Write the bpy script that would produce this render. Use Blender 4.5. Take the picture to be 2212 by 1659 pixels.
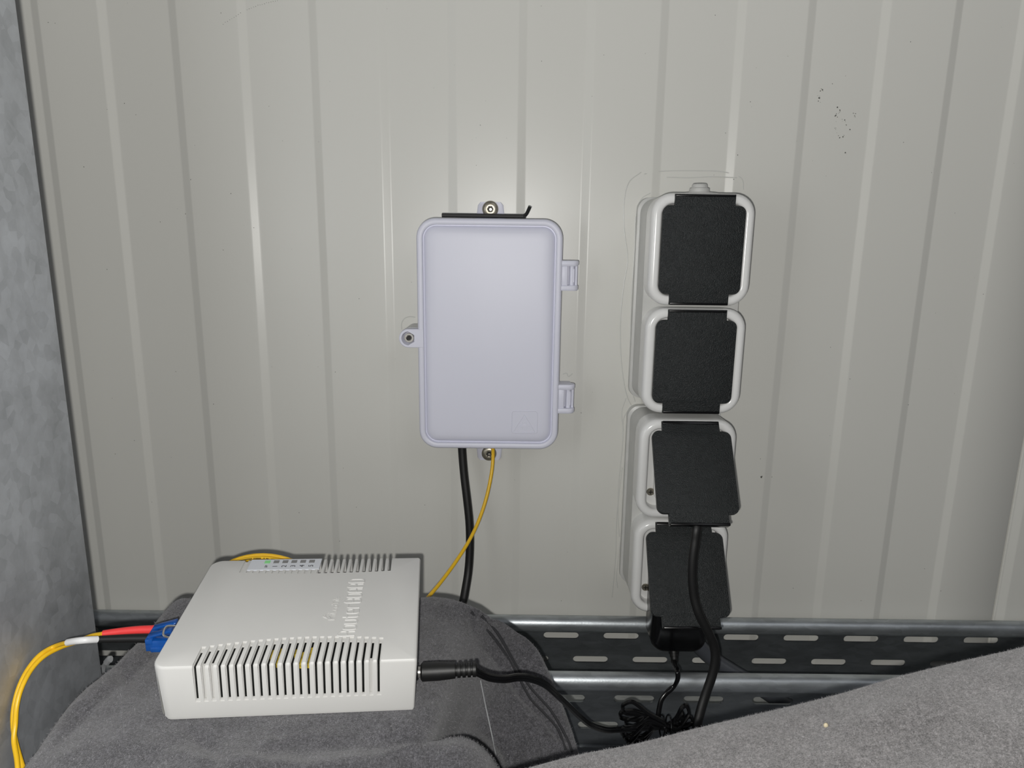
import bpy, bmesh, math, random
from mathutils import Vector, Matrix, Euler, noise
random.seed(7)
R = math.radians
for o in list(bpy.data.objects): bpy.data.objects.remove(o)
scene = bpy.context.scene
COL = scene.collection

# ------------------------------------------------------------------ camera, world, flash, exposure
FPX = 1500.0; CX, CY = 1106.0, 829.5
FWD = Vector((0, 0.97709, -0.21284))
RT = Vector((0.99992559, 0.00259638, 0.01191913)); UP = Vector((-0.01219864, 0.21282579, 0.97701401))
cd = bpy.data.cameras.new('camera'); cam = bpy.data.objects.new('camera', cd); COL.objects.link(cam)
cd.sensor_fit = 'HORIZONTAL'; cd.sensor_width = 36.0; cd.lens = 36.0 * FPX / 2212.0
cd.clip_start = 0.01; cd.clip_end = 20
cam.matrix_world = Matrix(((RT.x, UP.x, -FWD.x, 0), (RT.y, UP.y, -FWD.y, 0), (RT.z, UP.z, -FWD.z, 0), (0, 0, 0, 1)))
scene.camera = cam

w = bpy.data.worlds.new('world'); scene.world = w; w.use_nodes = True
bg = w.node_tree.nodes['Background']; bg.inputs[0].default_value = (0.93, 0.95, 1.0, 1); bg.inputs[1].default_value = 0.068

# the phone's flash, just left of and below the lens; output to the sides is raised to flatten the falloff
ld = bpy.data.lights.new('phone_flash', 'POINT'); ld.energy = 3.75; ld.shadow_soft_size = 0.0026
ld.color = (1.0, 0.985, 0.95)
fl = bpy.data.objects.new('phone_flash', ld); COL.objects.link(fl)
fl.matrix_world = Matrix.Translation(RT * -0.0068 + UP * -0.0098) @ cam.matrix_world.to_3x3().to_4x4()
ld.use_nodes = True
nt = ld.node_tree; em = nt.nodes['Emission']
tc = nt.nodes.new('ShaderNodeTexCoord'); sx = nt.nodes.new('ShaderNodeSeparateXYZ')
nt.links.new(tc.outputs['Normal'], sx.inputs[0])
ab = nt.nodes.new('ShaderNodeMath'); ab.operation = 'ABSOLUTE'; nt.links.new(sx.outputs[2], ab.inputs[0])
mx = nt.nodes.new('ShaderNodeMath'); mx.operation = 'MAXIMUM'; mx.inputs[1].default_value = 0.55; nt.links.new(ab.outputs[0], mx.inputs[0])
pw = nt.nodes.new('ShaderNodeMath'); pw.operation = 'POWER'; pw.inputs[1].default_value = -2.1; nt.links.new(mx.outputs[0], pw.inputs[0])
nt.links.new(pw.outputs[0], em.inputs['Strength'])

# a dim room lamp far behind and above the photographer
ad = bpy.data.lights.new('room_lamp', 'AREA'); ad.energy = 3.0; ad.size = 0.9; ad.color = (0.95, 0.96, 1.0)
al = bpy.data.objects.new('room_lamp', ad); COL.objects.link(al); al.location = (0.9, -1.0, 1.3)
al.rotation_euler = (Vector((0.15, 0.5, 0.1)) - al.location).to_track_quat('-Z', 'Y').to_euler()

scene.view_settings.view_transform = 'Standard'; scene.view_settings.look = 'None'
scene.view_settings.gamma = 1; scene.view_settings.use_curve_mapping = False
scene.view_settings.exposure = 0.0

# ------------------------------------------------------------------ rays of the photograph -> points at real depths
def ray(u, v): return FWD + RT * ((u - CX) / FPX) - UP * ((v - CY) / FPX)
def at(u, v, Y): d = ray(u, v); return d * (Y / d.y)
def atx(u, v, X): d = ray(u, v); return d * (X / d.x)
def atz(u, v, Z): d = ray(u, v); return d * (Z / d.z)
RC = Vector((-.1018, .3135, -.1817)); RE = Euler((R(3.5), R(1.5), R(6.5)), 'XYZ'); RM = RE.to_matrix()
RMAT = Matrix.Translation(RC) @ RM.to_4x4()
def RW(x, y, z): return RC + RM @ Vector((x, y, z))
def atr(u, v, h):                      # on a plane parallel to the router's top
    n = RM @ Vector((0, 0, 1)); p = RC + n * h; d = ray(u, v); return d * (p.dot(n) / d.dot(n))

# ------------------------------------------------------------------ materials
def mat(name, col, rough=.5, metal=0., bump=0., bscale=200., var=0., vscale=30., coat=0., sheen=0., spec=.5, bdist=.001, detail=3.):
    m = bpy.data.materials.new(name); m.use_nodes = True; n = m.node_tree.nodes; l = m.node_tree.links
    b = n['Principled BSDF']
    b.inputs['Roughness'].default_value = rough; b.inputs['Metallic'].default_value = metal
    b.inputs['Coat Weight'].default_value = coat; b.inputs['Coat Roughness'].default_value = .12
    b.inputs['Sheen Weight'].default_value = sheen; b.inputs['Specular IOR Level'].default_value = spec
    g = n.new('ShaderNodeNewGeometry')
    nz = n.new('ShaderNodeTexNoise'); nz.inputs['Scale'].default_value = vscale; nz.inputs['Detail'].default_value = detail
    l.new(g.outputs['Position'], nz.inputs['Vector'])
    mr = n.new('ShaderNodeMapRange'); mr.inputs['From Min'].default_value = .3; mr.inputs['From Max'].default_value = .7
    mr.inputs['To Min'].default_value = 1 - max(var, .01); mr.inputs['To Max'].default_value = 1 + max(var, .01); l.new(nz.outputs['Fac'], mr.inputs['Value'])
    vm = n.new('ShaderNodeVectorMath'); vm.operation = 'SCALE'; vm.inputs[0].default_value = col[:3]
    l.new(mr.outputs['Result'], vm.inputs['Scale']); l.new(vm.outputs[0], b.inputs['Base Color'])
    if bump:
        nb = n.new('ShaderNodeTexNoise'); nb.inputs['Scale'].default_value = bscale; nb.inputs['Detail'].default_value = 2.
        l.new(g.outputs['Position'], nb.inputs['Vector'])
        bp = n.new('ShaderNodeBump'); bp.inputs['Strength'].default_value = bump; bp.inputs['Distance'].default_value = bdist
        l.new(nb.outputs['Fac'], bp.inputs['Height']); l.new(bp.outputs[0], b.inputs['Normal'])
    m['nz'] = nz.name
    return m
M_wall = mat('wall_paint', (.68, .675, .63), .34, bump=.05, bscale=1500, var=.02, vscale=3, spec=.5, bdist=.0002)
M_lid = mat('lilac_plastic', (.71, .715, .81), .42, bump=.05, bscale=800, var=.012, vscale=14, bdist=.0002, spec=.4)
M_glight = mat('light_grey_plastic', (.80, .80, .785), .2, var=.02, vscale=20)
M_gback = mat('grey_plastic', (.56, .56, .54), .33, bump=.08, bscale=900, var=.05, vscale=60, bdist=.0002)
M_flap = mat('anthracite_plastic', (.015, .0175, .018), .34, bump=1., bscale=1900, var=.15, vscale=300, bdist=.0006, spec=.4)
M_router = mat('white_plastic', (.60, .595, .575), .48, bump=.12, bscale=3000, var=.012, vscale=30, bdist=.0001)
M_blk = mat('black_rubber', (.005, .005, .005), .5, bump=.1, bscale=500, bdist=.0003)
M_blkg = mat('black_gloss_plastic', (.004, .004, .0045), .22, spec=.4)
M_slotshade = mat('slot_shade_black', (.004, .005, .004), .6)
M_yel = mat('yellow_jacket', (.78, .47, .015), .38, var=.04, vscale=200)
M_yeld = mat('yellow_part', (.45, .33, .03), .5, var=.5, vscale=500)
M_red = mat('red_boot', (.78, .05, .05), .45, var=.04, vscale=200)
M_blue = mat('blue_connector', (.006, .07, .30), .22, var=.15, vscale=250, coat=.3)
M_white = mat('white_sleeve', (.72, .72, .72), .4)
M_steel = mat('zinc_screw', (.40, .37, .30), .38, metal=.8, var=.15, vscale=900)
M_inox = mat('bright_steel', (.62, .60, .56), .3, metal=.9, var=.1, vscale=900)
M_dark = mat('dark_recess', (.012, .011, .010), .6)
M_print = mat('black_print', (.015, .015, .02), .5)
M_label = mat('pale_label', (.62, .64, .68), .35)
M_led = mat('unlit_indicator', (.20, .20, .20), .35)
M_ledg = mat('green_indicator', (.20, .50, .20), .35)
M_ledg.node_tree.nodes['Principled BSDF'].inputs['Emission Color'].default_value = (.25, .9, .3, 1)
M_ledg.node_tree.nodes['Principled BSDF'].inputs['Emission Strength'].default_value = .12
M_key = mat('blackened_steel', (.006, .006, .006), .6)
M_mark = mat('dark_scuff', (.10, .10, .09), .6)
M_seal = mat('clear_sealant', (.62, .62, .59), .12, spec=.7)
M_ziptie = mat('pale_nylon', (.38, .39, .40), .4)
M_conduit = mat('grey_cable_sheath', (.06, .065, .075), .33, bump=.1, bscale=400)

def galv(name, base, rough, vscale, stretch=(1, 1, 1), lo=.7, hi=1.3, metal=.85):
    m = mat(name, base, rough, metal, bump=.15, bscale=700, var=.01, bdist=.0003)
    n = m.node_tree.nodes; l = m.node_tree.links; b = n['Principled BSDF']
    g = n.new('ShaderNodeNewGeometry'); mp = n.new('ShaderNodeMapping'); mp.inputs['Scale'].default_value = stretch
    l.new(g.outputs['Position'], mp.inputs[0])
    a = n.new('ShaderNodeTexNoise'); a.inputs['Scale'].default_value = vscale; a.inputs['Detail'].default_value = 8; a.inputs['Roughness'].default_value = .65
    vr = n.new('ShaderNodeTexVoronoi'); vr.inputs['Scale'].default_value = vscale * 3.5
    l.new(mp.outputs[0], a.inputs['Vector']); l.new(mp.outputs[0], vr.inputs['Vector'])
    mm = n.new('ShaderNodeMath'); mm.operation = 'MULTIPLY_ADD'; mm.inputs[1].default_value = .22
    sp = n.new('ShaderNodeSeparateXYZ'); l.new(vr.outputs['Color'], sp.inputs[0]); l.new(sp.outputs[0], mm.inputs[0]); l.new(a.outputs['Fac'], mm.inputs[2])
    mr = n.new('ShaderNodeMapRange'); mr.inputs['From Min'].default_value = .35; mr.inputs['From Max'].default_value = .85
    mr.inputs['To Min'].default_value = lo; mr.inputs['To Max'].default_value = hi; l.new(mm.outputs[0], mr.inputs['Value'])
    vm = n.new('ShaderNodeVectorMath'); vm.operation = 'SCALE'; vm.inputs[0].default_value = base
    l.new(mr.outputs[0], vm.inputs['Scale']); l.new(vm.outputs[0], b.inputs['Base Color'])
    r2 = n.new('ShaderNodeMapRange'); r2.inputs['To Min'].default_value = rough - .1; r2.inputs['To Max'].default_value = rough + .12
    l.new(a.outputs['Fac'], r2.inputs['Value']); l.new(r2.outputs[0], b.inputs['Roughness'])
    return m
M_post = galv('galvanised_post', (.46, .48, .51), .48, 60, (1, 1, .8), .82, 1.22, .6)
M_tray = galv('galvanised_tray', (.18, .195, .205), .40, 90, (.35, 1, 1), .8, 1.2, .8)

M_rim = galv('galvanised_rim_lit', (.46, .49, .51), .40, 90, (.35, 1, 1), .8, 1.2, .85)  # tray steel lightened: the highlights on the rims are put into this colour
M_tfl = galv('tray_floor_lit', (.42, .43, .41), .6, 90, (.35, 1, 1), .8, 1.2, .2)  # floor paled, so the brightness seen through the slots is in its colour
def fleece(name, base):
    m = mat(name, base, 1.0, bump=.8, bscale=2200, var=.05, sheen=.35, spec=.1, bdist=.0005)
    n = m.node_tree.nodes; l = m.node_tree.links; b = n['Principled BSDF']
    b.inputs['Sheen Roughness'].default_value = .6
    g = n.new('ShaderNodeNewGeometry')
    out = None
    for sc, am in ((18, .12), (140, .14), (700, .35), (1700, .45)):
        a = n.new('ShaderNodeTexNoise'); a.inputs['Scale'].default_value = sc; a.inputs['Detail'].default_value = 3
        l.new(g.outputs['Position'], a.inputs['Vector'])
        mr = n.new('ShaderNodeMapRange'); mr.inputs['From Min'].default_value = .3; mr.inputs['From Max'].default_value = .7
        mr.inputs['To Min'].default_value = 1 - am; mr.inputs['To Max'].default_value = 1 + am; l.new(a.outputs['Fac'], mr.inputs['Value'])
        if out is None: out = mr.outputs[0]
        else:
            mu = n.new('ShaderNodeMath'); mu.operation = 'MULTIPLY'; l.new(out, mu.inputs[0]); l.new(mr.outputs[0], mu.inputs[1]); out = mu.outputs[0]
    vm = n.new('ShaderNodeVectorMath'); vm.operation = 'SCALE'; vm.inputs[0].default_value = base
    l.new(out, vm.inputs['Scale']); l.new(vm.outputs[0], b.inputs['Base Color'])
    return m
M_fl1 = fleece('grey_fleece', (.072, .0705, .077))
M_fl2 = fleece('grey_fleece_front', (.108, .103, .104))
M_seam = mat('dark_seam', (.03, .03, .033), .95)
M_fib = mat('fleece_fibre', (.24, .235, .245), .6, var=.5, vscale=900)

# ------------------------------------------------------------------ object helpers
def empty(name, loc, label, cat, group=None):
    o = bpy.data.objects.new(name, None); COL.objects.link(o); o.empty_display_size = .01
    o.location = loc; o['label'] = label; o['category'] = cat
    if group: o['group'] = group
    o['wl'] = 0
    return o
def link(name, me, m, parent=None, label=None, world=True):
    o = bpy.data.objects.new(name, me); COL.objects.link(o)
    if m is not None:
        for q in (m if isinstance(m, (list, tuple)) else [m]): me.materials.append(q)
    if parent:
        o.parent = parent
        if world and parent.type == 'EMPTY': o.matrix_parent_inverse = parent.matrix_basis.inverted()
    if label: o['label'] = label
    return o
def smooth(me, ang=40):
    for p in me.polygons: p.use_smooth = True
    try: me.set_sharp_from_angle(angle=R(ang))
    except Exception: pass
def fin(bm, name, m, parent=None, label=None, world=True, ang=40, flat=False):
    bmesh.ops.recalc_face_normals(bm, faces=bm.faces)
    me = bpy.data.meshes.new(name); bm.to_mesh(me); bm.free()
    if not flat: smooth(me, ang)
    return link(name, me, m, parent, label, world)
def tag(o, label, cat, group=None):
    o['label'] = label; o['category'] = cat
    if group: o['group'] = group
    return o
def box(bm, lo, hi, bev=0., mtx=None, seg=2):
    r = bmesh.ops.create_cube(bm, size=1.0); vs = r['verts']
    c = [(a + b) / 2 for a, b in zip(lo, hi)]; s = [b - a for a, b in zip(lo, hi)]
    for v in vs: v.co = Vector((v.co.x * s[0] + c[0], v.co.y * s[1] + c[1], v.co.z * s[2] + c[2]))
    if bev:
        es = list({e for v in vs for e in v.link_edges})
        rr = bmesh.ops.bevel(bm, geom=es, offset=bev, segments=seg, affect='EDGES', profile=.5)
        vs = list({v for f in rr['faces'] for v in f.verts} | {v for v in vs if v.is_valid})
    if mtx:
        for v in vs: v.co = mtx @ v.co
    return vs
def rr(cx, cz, hw, hh, r, n=8):
    pts = []
    r = max(min(r, hw, hh), 1e-5)
    for k, (sx, sz) in enumerate(((1, 1), (-1, 1), (-1, -1), (1, -1))):
        for i in range(n + 1):
            a = R(90 * k + 90 * i / n)
            pts.append((cx + sx * (hw - r) + r * math.cos(a), cz + sz * (hh - r) + r * math.sin(a)))
    return pts
def loft(bm, rings, cap0=True, cap1=True):
    """rings of equal-length lists of 3d points"""
    vr = [[bm.verts.new(p) for p in ring] for ring in rings]
    n = len(vr[0])
    for a, b in zip(vr, vr[1:]):
        for i in range(n):
            j = (i + 1) % n
            bm.faces.new((a[i], a[j], b[j], b[i]))
    if cap0: bm.faces.new(vr[0][::-1])
    if cap1: bm.faces.new(vr[-1])
    return vr
def rrloft(bm, cx, cz, spec, cap0=True, cap1=True, n=8):
    """spec: (hw, hh, r, y)"""
    return loft(bm, [[(x, s[3], z) for x, z in rr(cx, cz, s[0], s[1], s[2], n)] for s in spec], cap0, cap1)
def cyl(bm, c, axis, r0, r1, h, n=24, cap=True):
    ax = Vector(axis).normalized(); q = ax.to_track_quat('Z', 'Y').to_matrix()
    rings = [[Vector(c) + q @ Vector((r * math.cos(2 * math.pi * i / n), r * math.sin(2 * math.pi * i / n), t)) for i in range(n)] for r, t in ((r0, 0), (r1, h))]
    return loft(bm, rings, cap, cap)
def lathe(bm, c, axis, prof, n=24):
    ax = Vector(axis).normalized(); q = ax.to_track_quat('Z', 'Y').to_matrix()
    loft(bm, [[Vector(c) + q @ Vector((r * math.cos(2 * math.pi * i / n), r * math.sin(2 * math.pi * i / n), t)) for i in range(n)] for r, t in prof], True, True)
def catmull(pts, n=8, closed=False):
    P = [Vector(p) for p in pts]; out = []
    N = len(P)
    def g(i):
        if closed: return P[i % N]
        if i < 0: return P[0] * 2 - P[1]
        if i >= N: return P[-1] * 2 - P[-2]
        return P[i]
    for i in range(N if closed else N - 1):
        a, b, c, d = g(i - 1), g(i), g(i + 1), g(i + 2)
        for k in range(n):
            t = k / n
            out.append(.5 * ((2 * b) + (c - a) * t + (2 * a - 5 * b + 4 * c - d) * t * t + (3 * b - a - 3 * c + d) * t ** 3))
    if not closed: out.append(P[-1])
    return out
def tube(bm, pts, r, n=10, closed=False, flat=None, side=None, sub=8, raw=False):
    """round tube along a spline; flat=(a,b) elliptical radii with 'side' the wide direction"""
    P = pts if raw else catmull(pts, sub, closed)
    P = [Vector(p) for p in P]; N = len(P); rings = []
    prev = None
    for i in range(N):
        if closed: t = (P[(i + 1) % N] - P[i - 1])
        else: t = P[min(i + 1, N - 1)] - P[max(i - 1, 0)]
        t.normalize()
        ref = Vector(side) if side is not None else (prev if prev is not None else (Vector((0, 0, 1)) if abs(t.z) < .9 else Vector((0, 1, 0))))
        u = (ref - t * ref.dot(t)).normalized(); vv = t.cross(u)
        prev = u
        rad = r(i / (N - 1)) if callable(r) else r
        a, b = (flat if flat else (rad, rad))
        rings.append([P[i] + u * (a * math.cos(2 * math.pi * k / n)) + vv * (b * math.sin(2 * math.pi * k / n)) for k in range(n)])
    if closed: rings.append(rings[0]); 
    loft(bm, rings, not closed, not closed)
    if closed: bmesh.ops.remove_doubles(bm, verts=bm.verts, dist=1e-7)
def plate_mesh(outline, holes, thick, mapf, bevel=0.):
    cu = bpy.data.curves.new('tmp', 'CURVE'); cu.dimensions = '2D'; cu.fill_mode = 'BOTH'; cu.extrude = thick / 2; cu.bevel_depth = bevel; cu.bevel_resolution = 1
    S = 100.0
    for pl in [outline] + list(holes):
        sp = cu.splines.new('POLY'); sp.points.add(len(pl) - 1); sp.use_cyclic_u = True
        for p, q in zip(sp.points, pl): p.co = (q[0] * S, q[1] * S, 0, 1)
    cu.extrude *= S; cu.bevel_depth *= S
    ob = bpy.data.objects.new('tmp', cu); COL.objects.link(ob)
    dg = bpy.context.evaluated_depsgraph_get(); dg.update()
    me = bpy.data.meshes.new_from_object(ob.evaluated_get(dg))
    bpy.data.objects.remove(ob); bpy.data.curves.remove(cu)
    for v in me.vertices: v.co = mapf(v.co.x / S, v.co.y / S, v.co.z / S)
    me.materials.clear()
    bm = bmesh.new(); bm.from_mesh(me); bmesh.ops.remove_doubles(bm, verts=bm.verts, dist=1e-6); bmesh.ops.recalc_face_normals(bm, faces=bm.faces); bm.to_mesh(me); bm.free()
    return me
def text_mesh(body, size, extrude, mapf, xs=1.0):
    cu = bpy.data.curves.new('tmp', 'FONT'); cu.body = body; cu.size = size * 100; cu.extrude = extrude * 100; cu.resolution_u = 3
    ob = bpy.data.objects.new('tmp', cu); COL.objects.link(ob)
    dg = bpy.context.evaluated_depsgraph_get(); dg.update()
    me = bpy.data.meshes.new_from_object(ob.evaluated_get(dg)); bpy.data.objects.remove(ob)
    for v in me.vertices: v.co = mapf(v.co.x / 100 * xs, v.co.y / 100, v.co.z / 100)
    me.materials.clear(); return me
def boolean(me, cutters):
    a = bpy.data.objects.new('ba', me); COL.objects.link(a); tmp = [a]
    for c in cutters:
        b = bpy.data.objects.new('bb', c); COL.objects.link(b); tmp.append(b)
        md = a.modifiers.new('b', 'BOOLEAN'); md.object = b; md.operation = 'DIFFERENCE'; md.solver = 'EXACT'
    dg = bpy.context.evaluated_depsgraph_get(); dg.update()
    out = bpy.data.meshes.new_from_object(a.evaluated_get(dg))
    for t in tmp: bpy.data.objects.remove(t)
    return out

# ------------------------------------------------------------------ ribbed back wall
D = 0.5
left_edges = [-.3178, -.2271, -.1347, -.0427, .0493, .1484, .2432, .3343]   # facets facing left
right_edges = [-.2735, -.1814, -.0884, .0045, .0979, .1946, .2909]          # facets facing right
FW, DEP = .0056, .00160
def wy(x):
    k = sum(1 for e in left_edges if x > e) - sum(1 for e in right_edges if x > e)
    return D - DEP if k > 0 else D
wall = bpy.data.objects.new('wall_back', None); COL.objects.link(wall); wall['kind'] = 'structure'; wall.location = (0, D, 0)
def wall_panel(x0, x1, marks, y=D):
    prof = [(x0, y + .012), (x0, y + .0006), (x0 + .0006, y)]
    raised = False
    for e, kind in marks:
        a, b = (y, y - DEP) if kind == 'L' else (y - DEP, y)
        s = .0003; q = 2 * s / FW * .5
        prof += [(e - FW / 2 - s * 2.2, a), (e - FW / 2 - s, a), (e - FW / 2 + s, a + (b - a) * q), (e - FW / 2 + s * 2.2, a + (b - a) * q * 2.2),
                 (e + FW / 2 - s * 2.2, b + (a - b) * q * 2.2), (e + FW / 2 - s, b + (a - b) * q), (e + FW / 2 + s, b), (e + FW / 2 + s * 2.2, b)]
    yy = prof[-1][1]
    prof += [(x1 - .0006, yy), (x1, yy + .0006), (x1, yy + .012)]
    bm = bmesh.new(); zs = [-.64, -.3, 0, .3, .64]
    vr = [[bm.verts.new((x, yy2, z)) for x, yy2 in prof] for z in zs]
    for a, b in zip(vr, vr[1:]):
        for i in range(len(prof) - 1): bm.faces.new((a[i], a[i + 1], b[i + 1], b[i]))
    bmesh.ops.recalc_face_normals(bm, faces=bm.faces)
    me = bpy.data.meshes.new('wall_panel'); bm.to_mesh(me); bm.free(); smooth(me, 60)
    return link('wall_panel', me, M_wall, wall)
allm = sorted([(x, 'L') for x in left_edges] + [(x, 'R') for x in right_edges])
pre = [(-.3178 - .0455 * k, 'R' if k % 2 else 'L') for k in range(6, 0, -1)]
wall_panel(-.64, .3822, [m for m in pre] + allm)
post_ = [(.3825 + .0062, 'L')] + [(.3825 + .055 + .0475 * k, 'LR'[(k + 1) % 2]) for k in range(5)]
wall_panel(.3842, .72, post_)
bm = bmesh.new(); box(bm, (.3815, D + .003, -.64), (.3850, D + .006, .64)); fin(bm, 'panel_joint', M_dark, wall, 'dark narrow joint between two panels')

# sealant smears on the wall beside the sockets
smears = [
 [(1385, 372), (1358, 395), (1348, 440), (1349, 500), (1356, 560), (1347, 620), (1340, 700), (1343, 790), (1356, 860), (1378, 893)],
 [(1440, 383), (1490, 384), (1540, 382), (1592, 384)],
 [(1405, 417), (1384, 432), (1373, 470), (1371, 540), (1364, 640), (1361, 760), (1362, 830), (1372, 868)],
 [(1392, 376), (1430, 370), (1500, 369), (1560, 371), (1600, 384), (1606, 410)],
 [(1362, 880), (1347, 905), (1345, 960), (1337, 1040), (1335, 1110), (1338, 1160)],
 [(1344, 1010), (1333, 1110), (1330, 1200), (1322, 1290)],
 [(1352, 860), (1343, 890), (1347, 930)], [(1340, 1170), (1332, 1240), (1334, 1270)],
 [(868, 712), (868, 698), (874, 688), (884, 684), (897, 685)],
 [(1216, 808), (1224, 806), (1228, 813), (1237, 807)],
]
for s in smears:
    bm = bmesh.new(); tube(bm, [at(u, v, wy(at(u, v, D).x)) for u, v in s], 0, n=6, flat=(.0003, .0004), side=(0, 1, 0), sub=6)
    fin(bm, 'sealant_bead', M_seal, wall)
# dark pencil-like scratch, smudges and grit on the wall paint
bm = bmesh.new()
pts = []
for i in range(60):
    t = i / 59; v = 798 + 268 * t; u = 843.2 + 5.2 * t + random.uniform(-.5, .5)
    pts.append(at(u, v, D - .00012))
for a, b in zip(pts, pts[1:]):
    if random.random() < .12: continue
    wd = random.choice((.00013, .00018, .00022, .0003)); x = Vector((wd, 0, 0))
    bm.faces.new([bm.verts.new(p) for p in (a - x, a + x, b + x, b - x)])
fin(bm, 'scratch', M_mark, wall, 'thin dark vertical scratch line', flat=True)
bm = bmesh.new()
def speck(u, v, s, Y=0):
    c = at(u, v, wy(at(u, v, D).x) - .00015); a0 = random.random() * 6
    bm.faces.new([bm.verts.new(c + Vector((s * random.uniform(.6, 1.3) * math.cos(a0 + k * 1.05), 0, s * random.uniform(.6, 1.5) * math.sin(a0 + k * 1.05)))) for k in range(6)])
for cu, cv, ru, rv, n in ((1780, 207, 12, 14, 14), (1818, 268, 14, 28, 20), (1824, 265, 6, 5, 6), (1844, 250, 4, 5, 6)):
    for k in range(n):
        a = random.uniform(math.pi * .55, math.pi * 1.65) if ru > 8 else random.uniform(0, 6.28)
        speck(cu + ru * math.cos(a) + random.uniform(-3, 3), cv - rv * math.sin(a) + random.uniform(-3, 3), random.choice((.00015, .0002, .0003, .00045)))
for u, v, s in ((1809, 232, .0005), (1826, 330, .0005), (1798, 181, .0003), (1836, 280, .0004), (1645, 1030, .0009)): speck(u, v, s)
fin(bm, 'smudge', M_mark, wall, 'cluster of small dark smudges', flat=True)['kind'] = 'stuff'
bm = bmesh.new()
for k in range(150):
    speck(random.uniform(60, 2200), random.uniform(5, 1300), random.choice((.00012, .00015, .0002, .0003)), D - DEP - .00015)
for k in range(26):
    t = k / 26; speck(482 + 122 * t, 52 - 50 * t - 10 * math.sin(t * 3.1) + random.uniform(-1, 1), .0002)
g = fin(bm, 'grit', M_mark, wall, flat=True); g['kind'] = 'stuff'

# ------------------------------------------------------------------ galvanised post on the left
post = empty('metal_post', (-.262, .23, -.62), 'mottled galvanised steel post standing along the left edge of the photo', 'post')
bm = bmesh.new(); box(bm, (-.2270, .06, -.62), (-.2245, .340, .62), .0006); fin(bm, 'side_face', M_post, post)
bm = bmesh.new(); box(bm, (-.300, .3375, -.62), (-.2272, .340, .62), .0004); fin(bm, 'rear_flange', M_post, post)
bm = bmesh.new(); box(bm, (-.300, .06, -.62), (-.2272, .0625, .62), .0004); fin(bm, 'front_flange', M_post, post)

# ------------------------------------------------------------------ perforated cable tray
tray = empty('cable_tray', (0, .4525, -.346), 'long dark galvanised cable tray with slotted sides running below the sockets', 'cable tray')
def rail(y, zb, ph1, ph2, ztop):
    def slot(cx, cz):
        hw, hh = .0138, .0028; pts = []
        for k in range(9): a = R(-90 + 180 * k / 8); pts.append((cx + hw - hh + hh * math.cos(a), cz + hh * math.sin(a)))
        for k in range(9): a = R(90 + 180 * k / 8); pts.append((cx - hw + hh + hh * math.cos(a), cz + hh * math.sin(a)))
        return pts
    x0, x1 = -.44, .70
    holes = []
    for ph, z in ((ph1, -.3077), (ph2, -.3283)):
        k = math.ceil((x0 + .02 - ph) / .047)
        while ph + k * .047 < x1 - .02: holes.append(slot(ph + k * .047, z)); k += 1
    me = plate_mesh([(x0, zb), (x1, zb), (x1, ztop), (x0, ztop)], holes, .0012, lambda a, b, c: Vector((a, y + c, b)))
    smooth(me, 30)
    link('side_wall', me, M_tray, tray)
for y, p1, p2, zt in ((.490, .0408, .0645, -.3035), (.415, .0852, .0615, -.3005)):
    rail(y, -.346, p1, p2, zt)
    bm = bmesh.new()
    rz = zt + .0058; prof = [(.0058 * math.cos(a), .0064 * math.sin(a)) for a in [2 * math.pi * k / 20 for k in range(20)]]
    loft(bm, [[(x, y + a, rz + b) for a, b in prof] for x in (-.44, .70)])
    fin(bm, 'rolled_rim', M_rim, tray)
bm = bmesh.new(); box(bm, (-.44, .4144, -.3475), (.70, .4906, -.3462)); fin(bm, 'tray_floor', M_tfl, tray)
bm = bmesh.new()
tube(bm, [(-.44, .416, -.347), (.70, .416, -.347)], .004, raw=True, n=12); fin(bm, 'bottom_bend', M_tray, tray)

bm = bmesh.new()
tube(bm, [(.118, .476, -.262), (.126, .474, -.285), at(1500, 1385, .468), at(1535, 1420, .466), at(1580, 1450, .462), at(1640, 1485, .458), at(1720, 1530, .455), (.245, .452, -.338), (.30, .452, -.340)], .0058, n=16)
tag(fin(bm, 'grey_cable', M_conduit), 'thick dark grey cable curving down behind the power adapter into the tray', 'cable')

# ------------------------------------------------------------------ lilac-grey fibre box
fb = empty('junction_box', (-.016, D, -.07), 'pale lilac-grey plastic fibre box with rounded lid screwed to the wall', 'junction box')
bx, bz, bw, bh = -.0161, -.0704, .0489, .0795
bm = bmesh.new()
rrloft(bm, bx, bz, [(bw - .002, bh - .002, .011, D), (bw - .0012, bh - .0012, .012, .4775)]); fin(bm, 'back_shell', M_lid, fb)
bm = bmesh.new()
rrloft(bm, bx, bz, [(bw - .0003, bh - .0003, .0125, .4772), (bw, bh, .013, .4730), (bw - .0003, bh - .0003, .0127, .4712), (bw - .0010, bh - .0010, .012, .4703), (bw - .0018, bh - .0018, .0112, .4700),
                    (bw - .0040, bh - .0040, .0092, .4700), (bw - .0043, bh - .0043, .0090, .4704), (bw - .0044, bh - .0044, .0089, .4732), (bw - .0051, bh - .0051, .0083, .4732),
                    (bw - .0057, bh - .0057, .0080, .4716), (bw - .0078, bh - .0078, .0070, .4702), (bw - .0100, bh - .0100, .0062, .4698), (bw - .013, bh - .013, .005, .46965)], n=10)
fin(bm, 'lid', M_lid, fb, ang=60)
bm = bmesh.new(); rrloft(bm, bx, bz, [(bw - .0008, bh - .0008, .012, .4776), (bw - .0008, bh - .0008, .012, .4770)]); fin(bm, 'gasket', M_dark, fb, 'thin dark gasket line')
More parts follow.
